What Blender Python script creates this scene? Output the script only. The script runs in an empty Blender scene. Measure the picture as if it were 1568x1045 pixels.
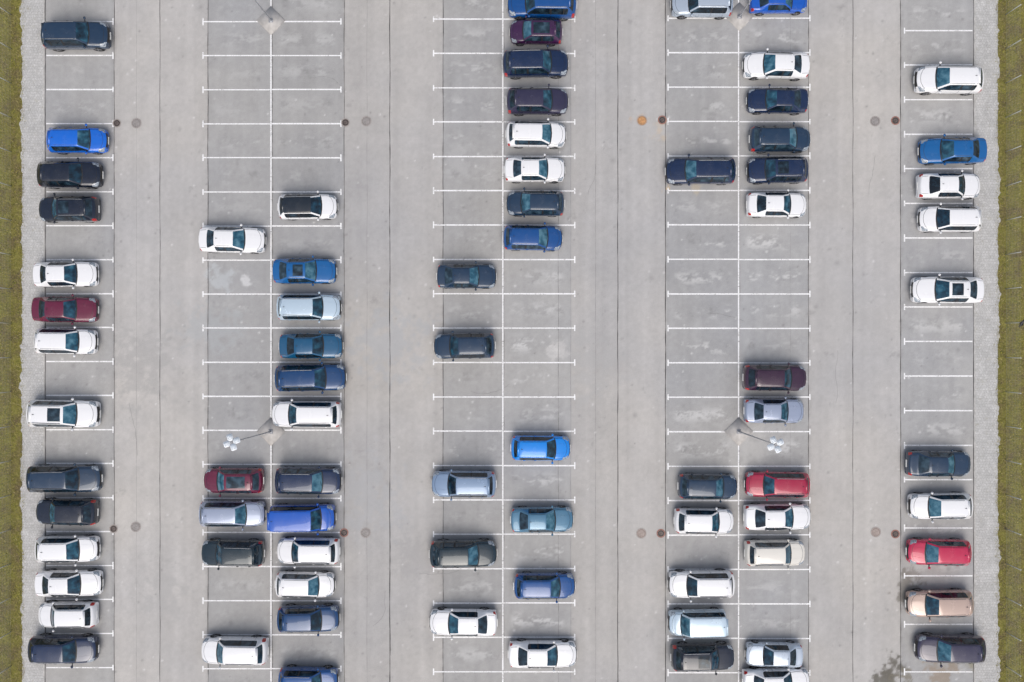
import bpy, bmesh, math, random
import numpy as np
from mathutils import Vector, Matrix
from mathutils.bvhtree import BVHTree
random.seed(7)
S=21.0; CX,CY=784.0,522.5; CAMH=60.0
sc=bpy.context.scene
def W(px,py,h=0.0):
    k=(CAMH-h)/CAMH/S
    return ((px-CX)*k,(CY-py)*k)
# ------------------------------------------------------------ node helpers
def newmat(name):
    m=bpy.data.materials.new(name); m.use_nodes=True
    nt=m.node_tree; b=nt.nodes['Principled BSDF']
    return m,nt,b
def L(nt,a,b): nt.links.new(a,b)
def M(nt,op,a,b=None,c=None,clamp=False):
    n=nt.nodes.new('ShaderNodeMath'); n.operation=op; n.use_clamp=clamp
    for i,v in enumerate((a,b,c)):
        if v is None: continue
        if isinstance(v,(int,float)): n.inputs[i].default_value=v
        else: nt.links.new(v,n.inputs[i])
    return n.outputs[0]
def ramp(nt,fac,stops,interp='LINEAR'):
    r=nt.nodes.new('ShaderNodeValToRGB'); r.color_ramp.interpolation=interp
    e=r.color_ramp.elements
    while len(e)<len(stops): e.new(0.5)
    for i,(p,c) in enumerate(stops):
        if isinstance(c,(int,float)): c=(c,c,c)
        e[i].position=p; e[i].color=(*c,1)
    nt.links.new(fac,r.inputs[0]); return r.outputs[0]
def mixc(nt,fac,a,b,mode='MIX'):
    n=nt.nodes.new('ShaderNodeMix'); n.data_type='RGBA'; n.blend_type=mode
    for s,v in ((n.inputs[0],fac),(n.inputs[6],a),(n.inputs[7],b)):
        if isinstance(v,(int,float)): s.default_value=v if s==n.inputs[0] else (v,v,v,1)
        elif isinstance(v,tuple): s.default_value=(*v,1) if len(v)==3 else v
        else: nt.links.new(v,s)
    return n.outputs[2]
def noise(nt,scale,detail=4,rough=.55,stretch=None,off=(0,0,0)):
    tc=nt.nodes.new('ShaderNodeTexCoord'); mp=nt.nodes.new('ShaderNodeMapping')
    mp.inputs['Location'].default_value=off
    if stretch: mp.inputs['Scale'].default_value=stretch
    nt.links.new(tc.outputs['Object'],mp.inputs[0])
    n=nt.nodes.new('ShaderNodeTexNoise'); n.inputs['Scale'].default_value=scale
    n.inputs['Detail'].default_value=detail; n.inputs['Roughness'].default_value=rough
    nt.links.new(mp.outputs[0],n.inputs[0]); return n.outputs['Fac']
def simple(name,col,rough=.6,metal=0,var=.15,nscale=8,coat=0):
    m,nt,b=newmat(name)
    f=noise(nt,nscale,2)
    lo=tuple(c*(1-var) for c in col); hi=tuple(min(1,c*(1+var)) for c in col)
    L(nt,ramp(nt,f,[(.3,lo),(.7,hi)]),b.inputs['Base Color'])
    b.inputs['Roughness'].default_value=rough; b.inputs['Metallic'].default_value=metal
    b.inputs['Coat Weight'].default_value=coat
    return m
def mesh_obj(name,verts,faces,mats,parent=None):
    me=bpy.data.meshes.new(name); me.from_pydata(verts,[],faces)
    for m in mats: me.materials.append(m)
    me.update()
    o=bpy.data.objects.new(name,me); sc.collection.objects.link(o)
    if parent: o.parent=parent
    return o
class B:
    def __init__(s): s.v=[];s.f=[];s.m=[];s.s=[]
    def add(s,v,f,m=0,sm=False):
        o=len(s.v); s.v+= [tuple(x) for x in v]; s.f+=[tuple(i+o for i in q) for q in f]
        s.m+=[m]*len(f) if isinstance(m,int) else list(m); s.s+=[sm]*len(f)
    def box(s,x0,x1,y0,y1,z0,z1,m=0,mat=None):
        v=[(x,y,z) for z in (z0,z1) for x,y in ((x0,y0),(x1,y0),(x1,y1),(x0,y1))]
        if mat: v=[mat@Vector(p) for p in v]
        s.add(v,[(3,2,1,0),(4,5,6,7),(0,1,5,4),(1,2,6,5),(2,3,7,6),(3,0,4,7)],m)
    def bev(s,x0,x1,y0,y1,z0,z1,r,m=0,mat=None,seg=2):
        bm=bmesh.new(); bmesh.ops.create_cube(bm,size=1)
        for v in bm.verts:
            v.co=Vector(((x0+x1)/2+v.co.x*(x1-x0),(y0+y1)/2+v.co.y*(y1-y0),(z0+z1)/2+v.co.z*(z1-z0)))
        bmesh.ops.bevel(bm,geom=bm.edges[:],offset=r,segments=seg,affect='EDGES')
        bm.verts.index_update()
        v=[(mat@x.co if mat else x.co.copy()) for x in bm.verts]
        s.add(v,[[a.index for a in f.verts] for f in bm.faces],m,True); bm.free()
    def tube(s,p0,p1,r0,r1,m=0,n=10,cap=True,sm=True):
        p0=Vector(p0);p1=Vector(p1);d=(p1-p0).normalized()
        a=d.orthogonal().normalized(); b=d.cross(a)
        v=[];
        for p,r in ((p0,r0),(p1,r1)):
            for i in range(n):
                t=2*math.pi*i/n; v.append(p+a*math.cos(t)*r+b*math.sin(t)*r)
        f=[(i,(i+1)%n,n+(i+1)%n,n+i) for i in range(n)]
        s.add(v,f,m,sm)
        if cap:
            s.add(v[:n],[tuple(reversed(range(n)))],m); s.add(v[n:],[tuple(range(n))],m)
    def make(s,name):
        me=bpy.data.meshes.new(name); me.from_pydata(s.v,[],s.f)
        me.polygons.foreach_set('material_index',s.m); me.polygons.foreach_set('use_smooth',s.s); me.update(); return me
    def obj(s,name,mats,parent=None):
        me=s.make(name)
        for m in mats: me.materials.append(m)
        o=bpy.data.objects.new(name,me); sc.collection.objects.link(o)
        if parent: o.parent=parent
        return o

# ------------------------------------------------------------ world / sun / camera
EL=55.0
w=bpy.data.worlds.new("World"); sc.world=w; w.use_nodes=True
nt=w.node_tree; bg=nt.nodes['Background']
sky=nt.nodes.new('ShaderNodeTexSky'); sky.sky_type='NISHITA'; sky.sun_disc=False
sky.sun_elevation=math.radians(EL); sky.sun_rotation=math.radians(180); sky.dust_density=4; sky.air_density=1.0
hs=nt.nodes.new('ShaderNodeHueSaturation'); hs.inputs['Saturation'].default_value=.66
L(nt,sky.outputs[0],hs.inputs['Color']); L(nt,hs.outputs[0],bg.inputs[0]); bg.inputs[1].default_value=.15
sl=bpy.data.lights.new('sun','SUN'); sl.energy=1.35; sl.angle=math.radians(46); sl.color=(1,.955,.89)
so=bpy.data.objects.new('sun',sl); sc.collection.objects.link(so)
so.rotation_euler=(math.radians(90-EL),0,0)
so.location=(0,-30,40)
cd=bpy.data.cameras.new('camera'); co=bpy.data.objects.new('camera',cd); sc.collection.objects.link(co)
co.location=(0,0,CAMH); cd.sensor_width=36; cd.lens=18*CAMH/(784/S); cd.clip_end=3000; sc.camera=co
sc.view_settings.view_transform='Standard'; sc.view_settings.look='None'; sc.view_settings.exposure=0

# ------------------------------------------------------------ ground
X=lambda p:(p-CX)/S
Y=lambda p:(CY-p)/S
YT,YB=60,-60
xl,xr=X(34),X(1528)
gm,nt,b=newmat('grass_ground')
n1=noise(nt,.9,4,.6); n2=noise(nt,7,4,.7)
c=ramp(nt,n2,[(.3,(.10,.09,.02)),(.5,(.19,.175,.035)),(.7,(.27,.24,.08))])
c2=ramp(nt,n2,[(.3,(.07,.06,.03)),(.6,(.17,.13,.06)),(.8,(.30,.25,.14))])
c=mixc(nt,ramp(nt,n1,[(.44,0),(.64,1)]),c,c2)
L(nt,c,b.inputs['Base Color']); b.inputs['Roughness'].default_value=.95
R=1500
mesh_obj('grass_ground',[(-R,-R,-.03),(R,-R,-.03),(R,R,-.03),(-R,R,-.03)],[(0,1,2,3)],[gm])

rng=np.random.default_rng(5)
def vnoise(x,y,cell,octv=4,pers=.55,sx=1.,sy=1.):
    out=np.zeros_like(x); a=1.
    for o in range(octv):
        c=cell/2**o
        u=(x/(c*sx))+1000.37*o+500; v=(y/(c*sy))+500+77.7*o
        iu=np.floor(u).astype(int); iv=np.floor(v).astype(int); fu=u-iu; fv=v-iv
        fu=fu*fu*fu*(fu*(fu*6-15)+10); fv=fv*fv*fv*(fv*(fv*6-15)+10)
        tab=rng.random((1024,1024)); q=lambda i,j: tab[i%1024,j%1024]
        out+=a*((q(iu,iv)*(1-fu)+q(iu+1,iv)*fu)*(1-fv)+(q(iu,iv+1)*(1-fu)+q(iu+1,iv+1)*fu)*fv); a*=pers
    return (out-out.mean())/out.std()
def sstep(v,a,b):
    t=np.clip((v-a)/(b-a),0,1); return t*t*(3-2*t)
G=.09
gx=np.linspace(xl,xr,int((xr-xl)/G)+1)
gy=np.concatenate(([YB],np.linspace(-28,28,int(56/G)+1),[YT]))
GX,GY=np.meshgrid(gx,gy); nx_,ny_=len(gx),len(gy)
PX=GX*S+CX; PY=CY-GY*S
st_=np.array((.350,.346,.342)); ln_=np.array((.430,.415,.400))
colr=np.zeros(GX.shape+(3,))
for p,c,k in [(0,st_,1),(68,st_,1.03),(175,ln_,1.04),(245,ln_,1.0),(318,st_,1.0),(417,st_,.98),(527,ln_,.93),(597,ln_,.96),(678,st_,.99),(770,st_,1.05),(874,ln_,.95),(946,ln_,.99),(1020,st_,1.0),(1131,st_,1.06),(1238,ln_,.99),(1306,ln_,1.02),(1380,st_,1.06)]:
    colr[PX>=p]=c*k
def mul(f):
    global colr
    colr=colr*(f[...,None] if f.ndim==2 else f)
def blend(m,c):
    global colr
    m=np.clip(m,0,1)[...,None]; colr=colr*(1-m)+np.array(c)*m
n=vnoise(GX,GY,9,4,.55)
mul(np.stack([1+.026*n,1+.020*n,1+.008*n],-1))
mul(1+.020*vnoise(GX,GY,.5,3,.6,1,40))
mul(1+.020*vnoise(GX,GY,1.6,5,.65))
mul(1+.022*vnoise(GX,GY,.25,2,.8))
for c0,c1 in ((175,318),(527,678),(874,1020),(1238,1380)):
    for t in (.2,.33,.67,.8):
        xc_=c0+(c1-c0)*t
        mul(1+.022*np.exp(-((PX-xc_)/9)**2)*(1+.4*vnoise(GX,GY,3,2,.5,1,4)))
n1=vnoise(GX,GY,2.6,3,.55); n2=vnoise(GX,GY,.55,5,.75,1.8,.8); n3=vnoise(GX,GY,1.1,5,.7); n4=vnoise(GX,GY,.35,3,.7)
for a,b_,k,y0,p in ((74,168,.6,606,52.05),(324,409,.5,607,52.15),(422,518,.5,607,52.15),(682,764,.7,608,52.6),(778,868,1.15,608,52.6),(1028,1124,.95,608.5,52.75),(1138,1232,1.25,608.5,52.75),(1388,1484,.85,629,52.9)):
    inb=sstep(PX,a,a+12)*(1-sstep(PX,b_-12,b_))
    fy=((PY-y0)/p)%1.0; idx=np.floor((PY-y0)/p).astype(int)
    rs=rng.random(400); amp=rs[idx+150]; off=(rng.random(400)[idx+150]-.5)*.12
    bump=np.exp(-((fy-.5-off)/.2)**2)
    e=inb*bump*k*(.35+.9*amp)*sstep(n2+.5*n1,.1,1.5)
    blend(e*.62,(.60,.595,.585))
    d=inb*bump*(.3+rng.random(400)[idx+150])*sstep(n3,.9,2.0); blend(d*.28,(.19,.187,.183))
    mul(1-.05*inb*np.exp(-((fy-.5)/.3)**2)*amp)
blend(.28*sstep(n3*.7+n4*.5,1.7,2.6),(.2,.195,.19))
for cnt,r0,r1,cc,k in ((420,.03,.08,(.70,.69,.68),.7),(330,.03,.09,(.17,.165,.16),.6),(60,.1,.22,(.20,.195,.19),.4)):
    for _ in range(cnt):
        x0=rng.uniform(xl,xr); y0=rng.uniform(-26,26); r=rng.uniform(r0,r1)
        i0=np.searchsorted(gx,x0-3*r); i1=np.searchsorted(gx,x0+3*r)+1; j0=np.searchsorted(gy,y0-3*r); j1=np.searchsorted(gy,y0+3*r)+1
        sx_=GX[j0:j1,i0:i1]; sy_=GY[j0:j1,i0:i1]
        m=(k*np.exp(-((sx_-x0)**2+(sy_-y0)**2)/r**2))[...,None]
        colr[j0:j1,i0:i1]=colr[j0:j1,i0:i1]*(1-m)+np.array(cc)*m
wob=vnoise(GX,GY,.7,5,.7)
for px,py,r,cc,k in ((1024,289,.45,(.58,.42,.22),.8),(1028,272,.35,(.55,.43,.27),.45),(1066,290,.4,(.52,.43,.28),.4),(1392,905,1.2,(.20,.185,.16),.8),(1405,880,.8,(.22,.2,.18),.7),(1372,1022,1.0,(.12,.11,.09),.9),(1358,1045,.9,(.13,.12,.10),.9),(1388,1040,1.0,(.2,.18,.14),.8),
    (1495,1018,.9,(.24,.22,.15),.7),(1440,1036,1.6,(.28,.22,.16),.7),(640,860,2.2,(.35,.34,.335),.6),(983,185,.6,(.55,.36,.2),.5),(855,540,.8,(.62,.6,.58),.5),(210,560,2.8,(.36,.35,.34),.6),(1010,200,.8,(.55,.42,.27),.4),(340,430,1.1,(.50,.53,.55),.5),(378,430,.4,(.66,.66,.66),.6),(1150,690,1.8,(.50,.49,.47),.4),(250,905,1.8,(.38,.37,.36),.6),(600,520,3,(.37,.38,.395),.5),(560,760,3,(.38,.385,.395),.5),(905,560,2.5,(.39,.385,.38),.5),(320,500,2.2,(.38,.395,.405),.5),(1300,480,3,(.40,.39,.38),.4),(700,250,1.2,(.44,.435,.43),.4),(1478,590,1.4,(.44,.435,.42),.4)):
    d=np.sqrt((GX-X(px))**2+(GY-Y(py))**2)/r+.33*wob
    blend(k*(1-sstep(d,.35,1.0)),cc)
for p in (69,175,318,527,678,1020,1238,1380,1491):
    blend(.25*np.exp(-((PX-p)/3.2)**2)*sstep(n4+n1*.5,-.6,1.2),(.2,.19,.18))
colr=np.clip(colr,.02,.8)
nv=nx_*ny_
co_=np.stack([GX,GY,np.zeros_like(GX)],-1).reshape(-1)
ii=np.arange((ny_-1)*(nx_-1)); rr=ii//(nx_-1); cc_=ii%(nx_-1); a0=rr*nx_+cc_
lp=np.stack([a0,a0+1,a0+nx_+1,a0+nx_],-1).reshape(-1).astype(np.int32)
me=bpy.data.meshes.new('asphalt_lot'); me.vertices.add(nv); me.vertices.foreach_set('co',co_.astype(np.float32))
me.loops.add(len(lp)); me.loops.foreach_set('vertex_index',lp); me.polygons.add(len(ii)); me.polygons.foreach_set('loop_start',(np.arange(len(ii))*4).astype(np.int32))
me.update(calc_edges=True)
ca=me.color_attributes.new('pavement_tone','FLOAT_COLOR','POINT')
ca.data.foreach_set('color',np.concatenate([colr,np.ones(GX.shape+(1,))],-1).reshape(-1).astype(np.float32))
am,nt,b=newmat('asphalt'); at=nt.nodes.new('ShaderNodeAttribute'); at.attribute_name='pavement_tone'
L(nt,mixc(nt,1,at.outputs['Color'],ramp(nt,noise(nt,24,2,.8),[(.3,.84),(.7,1.16)]),'MULTIPLY'),b.inputs['Base Color']); b.inputs['Roughness'].default_value=.9
me.materials.append(am); o=bpy.data.objects.new('asphalt_lot',me); sc.collection.objects.link(o)

pm,nt,b=newmat('concrete_pavers')
tc=nt.nodes.new('ShaderNodeTexCoord')
br=nt.nodes.new('ShaderNodeTexBrick'); br.inputs['Scale'].default_value=1; br.inputs['Brick Width'].default_value=.2; br.inputs['Row Height'].default_value=.2
br.inputs['Mortar Size'].default_value=.008; br.inputs['Color1'].default_value=(.53,.525,.515,1); br.inputs['Color2'].default_value=(.45,.445,.435,1); br.inputs['Mortar'].default_value=(.34,.33,.31,1)
L(nt,tc.outputs['Object'],br.inputs[0])
c=mixc(nt,1,br.outputs[0],ramp(nt,noise(nt,.8,5,.6),[(.3,.88),(.7,1.08)]),'MULTIPLY')
c=mixc(nt,1,c,ramp(nt,noise(nt,14,2,.8),[(.35,.78),(.65,1.15)]),'MULTIPLY')
c=mixc(nt,ramp(nt,noise(nt,2.1,5,.75,None,(5,5,0)),[(.58,0),(.72,.6)]),c,(.27,.24,.14))
L(nt,c,b.inputs['Base Color']); b.inputs['Roughness'].default_value=.9
kerb=simple('kerb_concrete',(.46,.45,.43),.85,0,.2,3)
for x0,x1,nm in ((xl-.02,X(67),'paver_strip'),(X(1493),xr+.02,'paver_strip')):
    v=[];f=[];n=700
    for i in range(n+1):
        y=YB+(YT-YB)*i/n; j=random.uniform(-.07,.07)+.07*math.sin(y*.7)+.06*math.sin(y*2.3)+.05*math.sin(y*.23)+.04*math.sin(y*5.9)
        a,bb=(x0+j,x1) if x0<0 else (x0,x1+j)
        v+=[(a,y,.012),(bb,y,.012)]
    for i in range(n): f.append((2*i,2*i+1,2*i+3,2*i+2))
    mesh_obj(nm,v,f,[pm])
bb=B()
for xx in (X(67.5),X(1492.3)):
    y=YB
    while y<YT:
        bb.box(xx-.045,xx+.045,y+.006,y+.994,-.05,.022,0); y+=1
bb.obj('edging_kerb',[kerb])

jm=simple('joint_sealant',(.06,.056,.055),.8,0,.4,6)
jm2=simple('joint_faint',(.23,.225,.22),.85,0,.3,3)
bj=B()
def strip(bb,x0,wd,z,m,y0=YB,y1=YT,amp=.012):
    n=240; v=[];f=[]; ph=random.random()*9
    for i in range(n+1):
        y=y0+(y1-y0)*i/n; o=amp*math.sin(y*.9+ph)+random.uniform(-.006,.006); ww=wd*random.uniform(.5,1.3)
        v+=[(x0+o-ww/2,y,z),(x0+o+ww/2,y,z)]
    bb.add(v,[(2*i,2*i+1,2*i+3,2*i+2) for i in range(n)],m)
for p,wd,m in ((69.5,.05,0),(175,.04,0),(245,.04,0),(318.5,.05,0),(527,.04,0),(597,.06,0),(678.5,.045,0),(771,.1,1),(855,.035,1),(946,.05,0),(874,.02,1),(1019,.055,0),(1238,.04,0),(1306,.04,0),(1379,.05,0),(1491,.05,0),(417,.1,1),(1132,.1,1),(1210,.015,1),(209,.015,1),(912,.02,1),(562,.02,1)):
    strip(bj,X(p),wd,.004,m)
for px,py,ln__,a in ((120,560,3,1.3),(640,880,4,.4),(900,300,3,1.2),(1280,620,4,1.5),(470,120,2.5,.2),(1080,480,3,.1),(720,600,3,.1),(210,700,4,1.4),(1330,300,3,1.5),(570,960,3,.6)):
    x,y=X(px),Y(py); v=[]
    for i in range(40):
        a+=random.uniform(-.35,.35)*.5; x+=math.cos(a)*ln__/40; y+=math.sin(a)*ln__/40; wd=.009
        v+=[(x-math.sin(a)*wd,y+math.cos(a)*wd,.006),(x+math.sin(a)*wd,y-math.cos(a)*wd,.006)]
    bj.add(v,[(2*i,2*i+1,2*i+3,2*i+2) for i in range(39)],1)
bj.obj('pavement_joint',[jm,jm2])

wm,nt,b=newmat('white_road_paint')
f=noise(nt,9,4,.75); g=noise(nt,1.2,3,.6)
f=M(nt,'ADD',f,M(nt,'MULTIPLY',M(nt,'SUBTRACT',g,.5),.45))
L(nt,mixc(nt,ramp(nt,f,[(.36,.8),(.46,.12),(.6,0)]),(.86,.86,.86),(.42,.41,.40)),b.inputs['Base Color']); b.inputs['Roughness'].default_value=.7
mb=B(); LW=.1
def rect(x0,x1,y0,y1,z=.008): mb.add([(x0,y0,z),(x1,y0,z),(x1,y1,z),(x0,y1,z)],[(0,1,2,3)],0)
def col(xa,xb,ys,ticks):
    for y in ys:
        yy=Y(y)+random.uniform(-.015,.015)
        h=LW/2*random.uniform(.85,1.1)
        a=X(xa);c=X(xb)
        rect(a,c,yy-h,yy+h)
        for t in ticks:
            xx=X(t); tl=random.uniform(.2,.27)
            sx=(xx-.1,xx-.002) if t==xa else (xx+.002,xx+.1)
            rect(sx[0],sx[1],yy-tl,yy+tl)
def seq(y0,p,a,b): return [y0+p*i for i in range(a,b)]
col(71,172,seq(606,52.05,-20,20),(172,))
for x0,xm,x1,y0,p in ((312,415,521,607,52.15),(665,770,879,608,52.6),(1024,1131,1239,608.5,52.75)):
    ys=seq(y0,p,-20,20)
    col(x0,xm-1.3,ys,(x0,)); col(xm+1.3,x1,ys,(x1,))
    for y in range(0,120,4):
        yy=YB+y
        rect(X(xm)-.05,X(xm)+.05,yy,yy+3.96,.0085)
col(1386,1489,[682+52.9*i for i in range(-20,2)]+[809,882,956,1029,1103,1177],(1386,))
mb.obj('parking_markings',[wm])

# ------------------------------------------------------------ manholes/drains
iron=simple('cast_iron',(.16,.13,.12),.6,.3,.35,12); irn2=simple('worn_iron',(.30,.28,.27),.7,.1,.2,10)
ring=simple('concrete_ring',(.33,.30,.28),.9,0,.2,9); hole=simple('hole_dark',(.01,.01,.01),1,0,0)
rust=simple('rusty_iron',(.50,.27,.12),.8,0,.25,6); brick=simple('red_ring',(.30,.14,.11),.85,0,.25,10); cwarm=simple('cover_warm',(.36,.30,.27),.8,0,.2,8)
def annulus(bb,r0,r1,z,m,n=40,x=0,y=0):
    v=[];
    for i in range(n):
        t=2*math.pi*i/n
        v+=[(x+r0*math.cos(t),y+r0*math.sin(t),z),(x+r1*math.cos(t),y+r1*math.sin(t),z)]
    bb.add(v,[(2*i,2*i+1,(2*i+3)%(2*n),(2*i+2)%(2*n)) for i in range(n)],m)
def disc(bb,r,z,m,n=40): bb.add([(r*math.cos(2*math.pi*i/n),r*math.sin(2*math.pi*i/n),z) for i in range(n)],[tuple(range(n))],m)
def cover(px,py,mats):
    bb=B(); annulus(bb,.33,.38,.014,1); disc(bb,.33,.012,0); annulus(bb,.26,.28,.018,2)
    for i in range(-3,4):
        for j in range(-3,4):
            if i*i+j*j<10: bb.box(i*.07-.02,i*.07+.02,j*.07-.02,j*.07+.02,.013,.02,0)
    o=bb.obj('manhole_cover',mats); o.location=(X(px),Y(py),0)
def drain(px,py,r,mats):
    bb=B(); annulus(bb,.24,.32,.014,1); disc(bb,.24,.010,2); annulus(bb,.1,.14,.018,0); annulus(bb,.21,.25,.020,0)
    for i in range(12):
        bb.box(.0,.22,-.014,.014,.011,.019,0,Matrix.Rotation(i*math.pi/6,4,'Z'))
    o=bb.obj('storm_drain',mats); o.location=(X(px),Y(py),0)
for px,py,kind in ((209,189,0),(561,186,0),(983,185,1),(1340,186,0),(208,807,0),(560,816,0),(982,817,2),(1341,815,2)):
    cover(px,py,[[irn2,ring,iron],[rust,ring,iron],[cwarm,ring,iron]][kind])
for px,py,kind in ((179,189,0),(529,188,0),(1014,184,1),(1371,185,1),(174,810,0),(527,816,1),(1012,817,1),(1371,818,1)):
    drain(px,py,.3,[iron,[ring,brick][kind],hole])

# ------------------------------------------------------------ street lamps
gal=simple('galvanised_steel',(.36,.37,.39),.5,.3,.12,5); lens_=simple('lamp_lens',(.8,.83,.86),.25,0,.05,5); housing=simple('lamp_housing',(.82,.86,.90),.4,0,.06,5)
fin=simple('lamp_fins',(.30,.38,.45),.5,.1,.06,5)
pad=simple('concrete_pad',(.46,.44,.42),.9,0,.16,2.2)
def lamp(px,py,dx,dy,az):
    e=bpy.data.objects.new('street_lamp',None); sc.collection.objects.link(e); e.location=(X(px),Y(py),0)
    bb=B(); bb.bev(-.74,.74,-.74,.74,-.05,.06,.015,0,Matrix.Rotation(math.pi/4,4,'Z')); bb.obj('concrete_base',[pad],e)
    bb=B(); H=8.4; top=Vector((dx,dy,H))
    bb.bev(-.16,.16,-.16,.16,.055,.08,.008,0)
    for sx in (-.12,.12):
        for sy in (-.12,.12): bb.tube((sx,sy,.07),(sx,sy,.12),.015,.015,0,6)
    bb.tube((0,0,.07),tuple(top*.12),.065,.06,0,14); bb.tube(tuple(top*.119),tuple(top),.048,.026,0,14)
    bb.obj('pole',[gal],e)
    bb=B(); hd=B()
    for i in range(4):
        R=Matrix.Translation(top)@Matrix.Rotation(az+i*math.pi/2,4,'Z')
        bb.tube(R@Vector((0,0,-.03)),R@Vector((.2,0,0)),.025,.025,0,8)
        hd.bev(.10,.54,-.19,.19,-.03,.06,.04,0,R); hd.box(.16,.49,-.14,.14,-.045,-.029,1,R)
        for k in range(4): hd.box(.19+.08*k,.205+.08*k,-.13,.13,.058,.075,2,R)
    bb.obj('bracket',[gal],e); hd.obj('lamp_heads',[housing,lens_,fin],e)
lamp(415,661,0,.25,.35); lamp(1131,661,0,.1,.45); lamp(415,32,-.1,0,.4); lamp(1132,26,0,0,.4)

# ------------------------------------------------------------ fence
fm_=simple('fence_wire',(.30,.33,.28),.5,.2,.1,5); post=simple('fence_post',(.52,.54,.52),.5,.2,.1,5)
def fence(xf):
    e=bpy.data.objects.new('wire_fence',None); sc.collection.objects.link(e)
    bp=B(); y=-31.2
    while y<31.5:
        bp.bev(xf-.025,xf+.025,y-.025,y+.025,-.1,1.75,.008,0); bp.box(xf-.035,xf+.035,y-.035,y+.035,1.75,1.78,0); y+=2.5
    bp.obj('posts',[post],e)
    bw=B()
    for k in range(10): 
        z=.1+k*.18; bw.box(xf-.003,xf+.003,-31.2,31.3,z-.003,z+.003,0)
    y=-31.2
    while y<31.3:
        bw.box(xf-.0025,xf+.0025,y-.0025,y+.0025,.05,1.73,0); y+=.2
    bw.obj('mesh_panels',[fm_],e)
fence(X(17)); fence(X(1540))

blk=simple('black_feathers',(.012,.012,.015),.5,0,.3,30)
bb=B(); rings=[(-.26,.005,.03,.012),(-.16,.03,.05,.015),(-.08,.07,.06,.05),(.02,.09,.10,.075),(.10,.07,.13,.06),(.15,.045,.17,.045),(.19,.05,.19,.05),(.23,.035,.19,.035),(.25,.014,.18,.014),(.31,.003,.17,.004)]
n=12;v=[]
for x,rw,zc,rh in rings:
    for i in range(n):
        t=2*math.pi*i/n; v.append((x,rw*math.cos(t),zc+rh*math.sin(t)))
f=[(r*n+i,r*n+(i+1)%n,(r+1)*n+(i+1)%n,(r+1)*n+i) for r in range(len(rings)-1) for i in range(n)]
bb.add(v,f,0,True)
for s in (-1,1):
    bb.add([(.1,s*.075,.13),(.0,s*.11,.11),(-.22,s*.05,.06),(-.05,s*.05,.15)],[(0,1,2,3)],0,True)
    bb.tube((.0,s*.03,.04),(.01,s*.03,-.03),.008,.006,0,6)
o=bb.obj('crow',[blk]); o.location=(X(1540),W(1555,496,1.8)[1],1.745); o.rotation_euler=(0,0,math.radians(70)); o.scale=(1.2,1.3,1.2)

# ------------------------------------------------------------ grass tufts
gb,nt,b=newmat('grass_blades')
at=nt.nodes.new('ShaderNodeAttribute'); at.attribute_name='gcol'
f=noise(nt,1.1,4,.65)
c=mixc(nt,ramp(nt,f,[(.44,0),(.66,.8)]),at.outputs['Color'],(.20,.15,.07))
L(nt,c,b.inputs['Base Color']); b.inputs['Roughness'].default_value=.8
def grass(x0,x1,edge):
    V=[];F=[];C=[]
    for i in range(38000):
        y=random.uniform(-28,28); x=random.uniform(x0,x1)
        if i<3500: x=(x1 if edge<0 else x0)-edge*random.gauss(0,.12)
        cl=math.sin(x*5+y*1.7)+math.sin(y*3.1-x*2.3)
        if cl<-1.0 and random.random()<.6: continue
        ln=random.uniform(.05,.16)*(1+.3*cl/2); a=random.uniform(0,6.28); h=random.uniform(.01,.07)
        z0=-.03 if i>=3500 else .0
        dx,dy=math.cos(a),math.sin(a); wd=.012+.01*random.random()
        k=len(V)
        V+=[(x-dy*wd,y+dx*wd,z0),(x+dy*wd,y-dx*wd,z0),(x+dx*ln,y+dy*ln,h)]; F.append((k,k+1,k+2))
        t=random.random(); g=random.uniform(.6,1.35)
        cc=(.27,.245,.04) if t<.6 else ((.39,.33,.15) if t<.82 else (.13,.15,.02))
        C.append(tuple(q*g for q in cc))
    o=mesh_obj('grass',V,F,[gb]); ca=o.data.color_attributes.new('gcol','FLOAT_COLOR','CORNER')
    fl=[]
    for q in C: fl+=[*q,1]*3
    ca.data.foreach_set('color',fl)
grass(X(-30),X(34),-1); grass(X(1528),X(1600),1)

# ------------------------------------------------------------ cars
def glass(name,stops,sc0,rv):
    m,nt,b=newmat(name)
    oi=nt.nodes.new('ShaderNodeObjectInfo')
    tc=nt.nodes.new('ShaderNodeTexCoord'); ad=nt.nodes.new('ShaderNodeVectorMath'); ad.operation='ADD'
    cx=nt.nodes.new('ShaderNodeCombineXYZ'); L(nt,M(nt,'MULTIPLY',oi.outputs['Random'],50),cx.inputs[2])
    L(nt,tc.outputs['Object'],ad.inputs[0]); L(nt,cx.outputs[0],ad.inputs[1])
    nn=nt.nodes.new('ShaderNodeTexNoise'); nn.inputs['Scale'].default_value=sc0; nn.inputs['Detail'].default_value=3; L(nt,ad.outputs[0],nn.inputs[0])
    f=M(nt,'ADD',nn.outputs['Fac'],M(nt,'MULTIPLY',M(nt,'SUBTRACT',oi.outputs['Random'],.5),rv))
    L(nt,ramp(nt,f,stops),b.inputs['Base Color'])
    b.inputs['Roughness'].default_value=.05; b.inputs['IOR'].default_value=1.52
    return m
glassW=glass('windscreen_glass',[(.22,(.006,.014,.024)),(.42,(.012,.044,.075)),(.58,(.024,.100,.155)),(.78,(.09,.21,.28))],2.2,.4)  # teal tones paint sky reflection and the unmodelled interior into the glass colour
glassS=glass('side_glass',[(.35,(.005,.010,.016)),(.55,(.015,.033,.05)),(.75,(.045,.085,.12))],2.4,.2)
black=simple('black_trim',(.015,.015,.017),.5,0,.2,20)
hl,nt,b=newmat('headlight'); L(nt,ramp(nt,noise(nt,14,2),[(.35,(.10,.12,.15)),(.65,(.45,.5,.55))]),b.inputs['Base Color']); b.inputs['Roughness'].default_value=.1; b.inputs['Coat Weight'].default_value=.5
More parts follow.
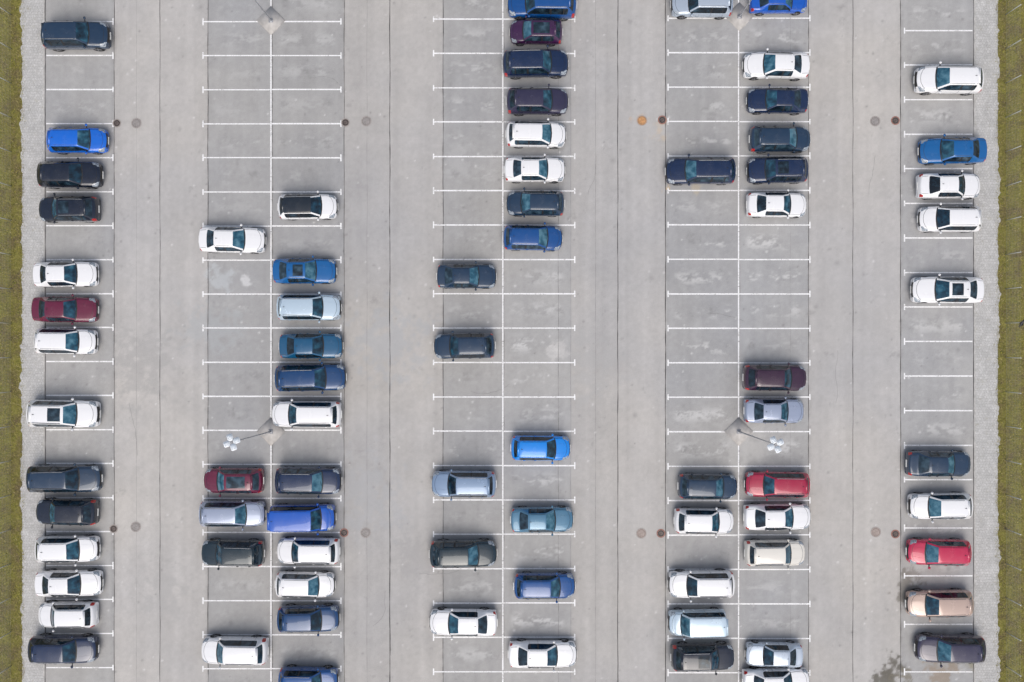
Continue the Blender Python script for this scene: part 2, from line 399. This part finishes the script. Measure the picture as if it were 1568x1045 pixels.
tl=simple('tail_light',(.42,.010,.010),.2,0,.3,12,.5)
tyre=simple('tyre_rubber',(.02,.02,.02),.9,0,.2,15); rim=simple('alloy_rim',(.3,.3,.32),.4,.7,.1,10); plate=simple('number_plate',(.7,.7,.68),.5,0,.05,10)
silver=simple('roof_rail',(.30,.31,.33),.35,.7,.1,6)
def hood(zt,hw):
    ys=[0,.36,.62,.73,.80,.85,.905,.965,1.0,.985,.86]
    dz=[0,-.004,-.016,-.022,-.038,-.056,-.09,-.16]
    pts=[(ys[i]*hw,max(.22,zt+dz[i])) for i in range(8)]
    z7=pts[7][1]
    pts+= [(hw,.2+(z7-.2)*.6),(.985*hw,.2+(z7-.2)*.22),(.86*hw,.19)]
    return pts
def cabin(H,rw,zb,hw):
    a=rw-.07
    return [(0,H),(.42*a,H-.006),(.82*a,H-.022),(a,H-.036),(rw,H-.06),(rw+.03,H-.105),(.915*hw,zb),(.975*hw,zb-.1),(hw,.60),(.985*hw,.32),(.86*hw,.19)]
def lerp_sec(A,Bs,t): return [(a[0]*(1-t)+b[0]*t,a[1]*(1-t)+b[1]*t) for a,b in zip(A,Bs)]
def build_car(T):
    Lh=T['L']/2; hw=T['W']/2; H=T['H']; rw=T['rw']; zb=T['zb']; zh=T['zh']; xc=T['xc']; xf=T['xf']; xrr=T['xr']; xb=T['xb']; zt=T['zt']
    nb=T.get('nb',.26)
    st=[]
    st.append((Lh-.02,nb,hood(.44,hw*.80)))
    st.append((Lh,nb,hood(.58,hw*.88)))
    st.append((Lh-.06,nb,hood(zh-.22,hw*.93)))
    st.append((Lh-.19,nb*.95,hood(zh-.125,hw*.965)))
    st.append((Lh-.42,nb*.8,hood(zh-.07,hw*.99)))
    st.append((xc+(Lh-xc)*.42,.16,hood(zh-.02,hw)))
    st.append((xc+.14,.17,hood(zh+.035,hw)))
    st.append((xc+.02,.17,hood(zh+.05,hw)))
    iC=len(st); st.append((xc-.05,.17,hood(zh+.075,hw)))
    cab=lambda k=0,r=0:cabin(H+k,rw+r,zb,hw)
    A=hood(zh+.075,hw); C=cab(-.03)
    st.append(((xc-.05+xf)/2,.13,[(p[0],p[1]+.03) if i<6 else p for i,p in enumerate(lerp_sec(A,C,.5))]))
    iF=len(st); st.append((xf,.09,cab(-.03)))
    st.append((xf-.12,.06,cab(-.008)))
    xm=(xf+xrr)/2+.05
    iB=len(st); st.append((xm+.05,0,cab(0))); st.append((xm-.05,0,cab(0)))
    xq=xrr+.42*(xm-xrr)*.6
    iQ=len(st); st.append((xq+.035,-.02,cab(-.01,-.005))); st.append((xq-.035,-.02,cab(-.012,-.005)))
    st.append((xrr+.09,-.05,cab(-.03,-.015)))
    iR=len(st); st.append((xrr,-.06,cab(-.05,-.02)))
    D=hood(zt+.02,hw*.995); E=cab(-.05,-.02)
    st.append(((xrr+xb)/2,-.09,[(p[0],p[1]+.025) if i<6 else p for i,p in enumerate(lerp_sec(E,D,.5))]))
    iG=len(st); st.append((xb,-.12,D))
    if T['boot']:
        st.append((xb-.08,-.12,hood(zt+.0,hw*.99)))
        st.append((-Lh+.16,-.18,hood(zt-.02,hw*.95)))
    iT=len(st); st.append((-Lh+.07,-.18,hood(zt-.06,hw*.935)))
    st.append((-Lh+.02,-.18,hood(zt-.28,hw*.92)))
    st.append((-Lh-.01,-.18,hood(.58,hw*.90)))
    st.append((-Lh+.02,-.18,hood(.44,hw*.85)))
    n=len(st); bm=bmesh.new(); rows=[]
    for x,bow,sec in st:
        row=[]
        for k in range(10,0,-1):
            y,z=sec[k]; row.append(bm.verts.new((x-bow*(y/hw)**2.2,-y,z)))
        for k in range(0,11):
            y,z=sec[k]; row.append(bm.verts.new((x-bow*(abs(y)/hw)**2.2,y,z)))
        rows.append(row)
    def kk(j): return (9-j) if j<10 else (j-10)
    for i in range(n-1):
        for j in range(20):
            k=kk(j); m=0
            if i==0 and k<=3: m=3
            if i==1 and k<=1: m=3
            if i in(2,3) and k in (3,4,5,6): m=4
            if i==2 and k==2: m=4
            if i==iC-1 and k<=4: m=3
            if iC<=i<iF and k<=2: m=1
            if iC<=i<iR and k==5:
                m=2
                if i==iB or i==iQ: m=3
            if iF<=i<iR and k<=3: m=9
            if iR<=i<iG and k<=2: m=2
            if T['boot']:
                if i in (iT-1,iT) and k in (4,5,6): m=5
                if i==iT and k==3:m=5
            else:
                if i in (iG,iT) and k in (5,6,7) : m=5
            f=bm.faces.new((rows[i][j],rows[i+1][j],rows[i+1][j+1],rows[i][j+1])); f.material_index=m; f.smooth=True
    for r,rev in ((rows[0],False),(rows[-1],True)):
        f=bm.faces.new(r if not rev else r[::-1]); f.material_index=0; f.smooth=True
    cl=bm.edges.layers.float.new('crease_edge')
    for e in bm.edges:
        if len(e.link_faces)==2 and e.link_faces[0].material_index!=e.link_faces[1].material_index: e[cl]=.75
    bmesh.ops.recalc_face_normals(bm,faces=bm.faces[:])
    me=bpy.data.meshes.new('tmp'); bm.to_mesh(me); bm.free()
    for i in range(10): me.materials.append(None)
    o=bpy.data.objects.new('tmp',me); sc.collection.objects.link(o)
    md=o.modifiers.new('s','SUBSURF'); md.levels=2; md.render_levels=2
    dg=bpy.context.evaluated_depsgraph_get(); ev=o.evaluated_get(dg); em=ev.to_mesh()
    P=B(); V=[v.co.copy() for v in em.vertices]; F=[tuple(p.vertices) for p in em.polygons]
    P.add(V,F,[p.material_index for p in em.polygons],True)
    bvh=BVHTree.FromPolygons(V,F); ev.to_mesh_clear(); bpy.data.objects.remove(o)
    def top(x,y,off=.004):
        h=bvh.ray_cast(Vector((x,y,4)),Vector((0,0,-1)))
        return (h[0]+h[1]*off,h[1]) if h[0] else None
    def side(x,z,s,off=.004):
        h=bvh.ray_cast(Vector((x,s*3,z)),Vector((0,-s,0)))
        return (h[0]+h[1]*off,h[1]) if h[0] else None
    def ribbon(hits,wd,m):
        hits=[h for h in hits if h]
        if len(hits)<2: return
        v=[]
        for i,(p,nn) in enumerate(hits):
            a=hits[max(0,i-1)][0]; c=hits[min(len(hits)-1,i+1)][0]
            t=(c-a).normalized(); s_=nn.cross(t).normalized()*wd/2
            v+=[p-s_,p+s_]
        P.add(v,[(2*i,2*i+1,2*i+3,2*i+2) for i in range(len(hits)-1)],m,True)
    def line(pts,wd,m,fn=top,*a):
        h=[]
        for (x0,y0),(x1,y1) in zip(pts[:-1],pts[1:]):
            for i in range(9):
                t=i/8; h.append(fn(x0+(x1-x0)*t,y0+(y1-y0)*t,*a))
        ribbon(h,wd,m)
    hx=Lh-.30
    for s in (-1,1):
        line([(xc-.06,s*.80*hw),(xc+.3,s*.82*hw),(hx-.28,s*.78*hw),(hx-.12,s*.6*hw)],.02,3)
        line([(xc+.08,s*.42*hw),(hx-.05,s*.32*hw)],.018,0,top,.010)
        line([(xf-.05,s*(rw-.045)),(xrr+.06,s*(rw-.06))],.022,3)
    line([(hx-.12,-.6*hw),(hx-.0,-.3*hw),(hx+.03,0),(hx-.0,.3*hw),(hx-.12,.6*hw)],.02,3)
    for y0,y1 in ((-.55,.05),(.02,.62)):
        line([(xc-.04,y0*hw),(xc-.17,y1*hw)],.022,3,top,.02)
    if T['boot']:
        for s in (-1,1): line([(xb-.03,s*.70*hw),(-Lh+.2,s*.66*hw)],.02,3)
    else:
        P.bev(xrr-.13,xrr+.04,-rw*.86,rw*.86,H-.105,H-.055,.02,9)
        line([(xb+.05,0),(xrr-.2,-.3)],.02,3,top,.015)
    for s in (-1,1):
        for xx in (xc-.25,xm,xq-.05):
            line([(xx,zb-.02),(xx,.34)],.014,3,side,s)
        for xx in (xm+.12,xq+.12):
            p=side(xx,zb-.14,s)
            if p: P.bev(xx-.09,xx+.09,min(p[0].y,p[0].y+s*.025),max(p[0].y,p[0].y+s*.025),zb-.155,zb-.125,.01,0)
        line([(Lh-1.2,.27),(-Lh+1.2,.27)],.09,3,side,s)
        line([(xc-.35,zb+.0),(xrr+.1,zb+.0)],.025,3,side,s)
        mx=xc-.28
        P.bev(mx-.07,mx+.08,s*(hw+.10)-.09,s*(hw+.10)+.09,zb+.0,zb+.15,.04,0,None,3)
        P.box(mx-.03,mx+.03,min(s*hw*.88,s*(hw+.04)),max(s*hw*.88,s*(hw+.04)),zb+.0,zb+.04,3)
        for wx in (Lh-.88,-Lh+.92):
            r=T['wr']; q0=hw-.014
            P.tube((wx,s*(hw-.3),r),(wx,s*(q0-.012),r),r+.03,r+.03,3,28)
            P.tube((wx,s*(hw-.22),r),(wx,s*(q0+.004),r),r,r-.01,6,28)
            P.tube((wx,s*(hw-.1),r),(wx,s*(q0+.008),r),r*.68,r*.66,3,20)
            for q in range(5):
                Rm=Matrix.Translation((wx,s*(q0+.004),r))@Matrix.Rotation(q*2*math.pi/5,4,'Y')
                P.box(-.03,.03,-.006,.010,.0,r*.66,7,Rm)
            P.tube((wx,s*(hw-.04),r),(wx,s*(q0+.018),r),.05,.05,7,12)
    if T.get('rails'):
        for s in (-1,1):
            y=s*(rw-.03)
            h=[top(xf-.2-(xf-.2-xrr-.15)*i/10,y*(1 if i<7 else 1-.01*(i-6))) for i in range(11)]
            pts=[p[0]+Vector((0,0,.035)) for p in h if p]
            for a,c in zip(pts[:-1],pts[1:]): P.tube(a,c,.018,.018,10,6)
            for p in (pts[0],pts[len(pts)//2],pts[-1]): P.tube(p-Vector((0,0,.05)),p,.018,.018,10,6)
    if T.get('sun'):
        xs=T['sun']; nx,ny=10,8; v=[]
        for i in range(nx+1):
            for j in range(ny+1):
                h=top(xf-.18-xs*i/nx,(-1+2*j/ny)*rw*.72); v.append(h[0])
        P.add(v,[(i*(ny+1)+j,(i+1)*(ny+1)+j,(i+1)*(ny+1)+j+1,i*(ny+1)+j+1) for i in range(nx) for j in range(ny)],2,True)
    h=top(xrr+.22,0)
    P.add([h[0]+Vector(q) for q in ((.1,0,-.01),(-.07,.03,-.01),(-.07,-.03,-.01),(-.06,0,.07))],[(0,1,3),(0,3,2),(1,2,3)],3,True)
    P.box(Lh-.02,Lh+.012,-.26,.26,.42,.53,8); P.box(-Lh-.022,-Lh+.02,-.26,.26,.56,.67,8)
    return P.make('car_'+T['n'])
types={
 'sedan':dict(n='sedan',L=4.7,W=1.84,H=1.44,rw=.575,zb=.93,zh=.86,xc=1.02,xf=.30,xr=-1.05,xb=-1.68,zt=1.0,boot=1,wr=.33),
 'sedan2':dict(n='sedan2',L=4.8,W=1.86,H=1.43,rw=.58,zb=.93,zh=.86,xc=1.0,xf=.25,xr=-1.15,xb=-1.80,zt=1.0,boot=1,wr=.34,sun=.75),
 'hatch':dict(n='hatch',L=4.3,W=1.80,H=1.47,rw=.58,zb=.94,zh=.87,xc=1.10,xf=.42,xr=-1.55,xb=-1.93,zt=.98,boot=0,wr=.32,nb=.3),
 'hatch2':dict(n='hatch2',L=4.3,W=1.80,H=1.47,rw=.58,zb=.94,zh=.87,xc=1.10,xf=.42,xr=-1.45,xb=-1.93,zt=.98,boot=0,wr=.32,nb=.3,sun=1.3),
 'suv':dict(n='suv',L=4.6,W=1.87,H=1.66,rw=.62,zb=1.06,zh=.99,xc=1.12,xf=.50,xr=-1.72,xb=-2.06,zt=1.1,boot=0,wr=.36,rails=1,nb=.24),
 'suv2':dict(n='suv2',L=4.6,W=1.87,H=1.64,rw=.62,zb=1.06,zh=.99,xc=1.10,xf=.46,xr=-1.62,xb=-2.04,zt=1.1,boot=0,wr=.36,rails=1,sun=.8,nb=.24),
 'suv3':dict(n='suv3',L=4.5,W=1.85,H=1.60,rw=.60,zb=1.04,zh=.97,xc=1.08,xf=.40,xr=-1.52,xb=-2.0,zt=1.08,boot=0,wr=.35,nb=.28),
 'wagon':dict(n='wagon',L=4.75,W=1.84,H=1.48,rw=.58,zb=.94,zh=.88,xc=1.15,xf=.48,xr=-1.80,xb=-2.15,zt=1.0,boot=0,wr=.33,rails=1),
 'van':dict(n='van',L=4.8,W=1.92,H=1.88,rw=.72,zb=1.12,zh=1.06,xc=1.50,xf=.90,xr=-2.08,xb=-2.28,zt=1.15,boot=0,wr=.33,nb=.24),
}
meshes={k:build_car(t) for k,t in types.items()}
pc={}
def paint(name,col,metal,rough=.2):
    m,nt,b=newmat('car_paint_'+name)
    f=noise(nt,1.4,4,.6)
    L(nt,mixc(nt,ramp(nt,f,[(.45,0),(.75,.04)]),col,(.35,.33,.3)),b.inputs['Base Color'])
    b.inputs['Metallic'].default_value=metal
    L(nt,ramp(nt,f,[(.35,rough),(.7,rough+.1)]),b.inputs['Roughness'])
    b.inputs['Coat Weight'].default_value=1; b.inputs['Coat Roughness'].default_value=.03
    pc[name]=m
paint('white',(.82,.82,.83),0); paint('cream',(.72,.69,.63),0); paint('silver',(.46,.53,.62),.3); paint('lav',(.33,.38,.50),.25)
paint('ltblue',(.50,.62,.72),.2); paint('greyblue',(.22,.31,.45),.2); paint('steel',(.07,.19,.30),.2); paint('teal',(.004,.085,.19),.1)
paint('slate',(.010,.034,.075),.1); paint('navy',(.002,.016,.062),.1); paint('navyblue',(.0,.044,.15),.1); paint('black',(.002,.007,.022),.1)
paint('dkgreen',(.002,.018,.030),.1); paint('purple',(.045,.008,.055),.1); paint('purplegrey',(.028,.024,.060),.1); paint('brown',(.038,.010,.032),.1)
paint('red',(.36,.006,.045),.05); paint('maroon',(.13,.005,.034),.05); paint('crimson',(.50,.010,.065),.05); paint('beige',(.50,.37,.31),.15)
paint('blue',(.0,.13,.62),.05); paint('royal',(.0,.085,.46),0); paint('brblue',(.0,.23,.75),.05); paint('dblue',(.0,.065,.25),.05); paint('rblue',(.0,.11,.34),.1)
paint('blackroof',(.006,.012,.020),0,.1)
slots=[None,glassW,glassS,black,hl,tl,tyre,rim,plate,None,silver]
for me in meshes.values():
    for m in slots: me.materials.append(m)
cars=[
(114,53,103,'slate','R','suv'),(116,214,93,'blue','R','hatch'),(105,267,98,'black','R','suv3'),(103,320,92,'black','L','suv2'),
(98,420,98,'white','R','sedan'),(97,474,100,'maroon','R','sedan'),(98,523,96,'white','R','hatch'),(95,634,110,'white','R','suv2'),
(96,734,114,'slate','R','wagon'),(100,785,95,'black','L','suv3'),(101,842,97,'white','R','suv3'),(103,895,102,'white','R','sedan'),
(101,943,90,'white','L','suv'),(95,996,105,'navy','R','suv3'),
(354,367,102,'white','R','sedan'),(356,737,93,'maroon','L','hatch2'),(354,788,102,'lav','R','wagon'),(355,848,97,'dkgreen','L','suv'),(358,998,103,'white','L','suv'),
(470,316,92,'white','R','hatch','blackroof'),(465,415,98,'rblue','R','sedan2'),(472,471,99,'ltblue','R','suv'),(475,530,98,'teal','R','sedan'),(474,579,110,'navyblue','R','wagon'),
(468,635,108,'white','L','wagon'),(471,737,102,'navy','R','suv'),(462,794,102,'royal','R','van'),(471,845,97,'white','L','suv'),(466,897,92,'white','R','hatch'),
(471,949,96,'navyblue','R','suv3'),(471,1044,92,'dblue','R','suv'),
(714,423,92,'slate','R','sedan'),(711,530,95,'slate','L','suv3'),(710,742,100,'greyblue','L','suv'),(709,849,104,'dkgreen','R','suv3'),(709,955,105,'white','L','sedan'),
(830,5,107,'dblue','L','suv'),(821,47,82,'purple','L','hatch2'),(820,96,102,'navy','R','suv'),(823,154,96,'purplegrey','R','suv3'),(821,205,93,'white','R','hatch'),
(819,259,94,'white','R','sedan'),(820,311,90,'slate','L','hatch'),(816,364,92,'dblue','R','hatch'),(828,687,92,'brblue','R','hatch'),(830,797,97,'steel','R','sedan'),
(834,899,95,'dblue','R','hatch'),(831,1004,106,'white','R','sedan'),
(1076,4,95,'silver','L','suv'),(1074,261,108,'navy','L','wagon'),(1085,746,92,'slate','R','hatch'),(1079,799,92,'white','R','suv3'),(1075,896,102,'white','L','suv'),
(1069,955,90,'ltblue','L','van'),(1077,1008,98,'black','R','suv2'),
(1194,-1,90,'royal','R','sedan'),(1190,99,102,'white','L','sedan'),(1192,153,94,'navy','L','sedan'),(1196,212,95,'slate','R','hatch'),(1192,260,93,'navy','L','suv2'),
(1191,313,93,'white','R','sedan'),(1188,579,98,'brown','R','suv3'),(1187,630,93,'lav','R','sedan'),(1192,743,100,'red','L','wagon'),(1192,793,104,'white','R','sedan'),
(1188,848,93,'cream','R','suv'),(1187,1005,88,'silver','L','sedan'),(1190,1046,104,'white','R','sedan'),
(1455,121,104,'white','L','suv3'),(1461,230,103,'rblue','L','sedan'),(1456,284,98,'white','R','sedan'),(1457,335,97,'white','L','hatch'),(1453,444,110,'white','L','sedan2'),
(1440,711,100,'slate','R','sedan'),(1442,776,97,'white','L','suv3'),(1440,847,98,'crimson','L','hatch'),(1441,926,102,'beige','L','hatch'),(1457,995,106,'purplegrey','L','suv3'),
]
for c in cars:
    px,py,lpx,colr_,d,ty=c[:6]; roof=c[6] if len(c)>6 else colr_
    T=types[ty]; x,y=W(px,py,.85)
    nm='parked_van' if ty=='van' else 'parked_car'
    o=bpy.data.objects.new(nm,meshes[ty]); sc.collection.objects.link(o)
    o.location=(x,y,.003); o.rotation_euler=(0,0,(0 if d=='R' else math.pi)+math.radians(random.uniform(-1.1,1.1)))
    k=(lpx/S*(CAMH-.7)/CAMH)/T['L']
    o.scale=(k,1+(k-1)*.45,1+(k-1)*.4)
    for i,mn in ((0,colr_),(9,roof)):
        o.material_slots[i].link='OBJECT'; o.material_slots[i].material=pc[mn]
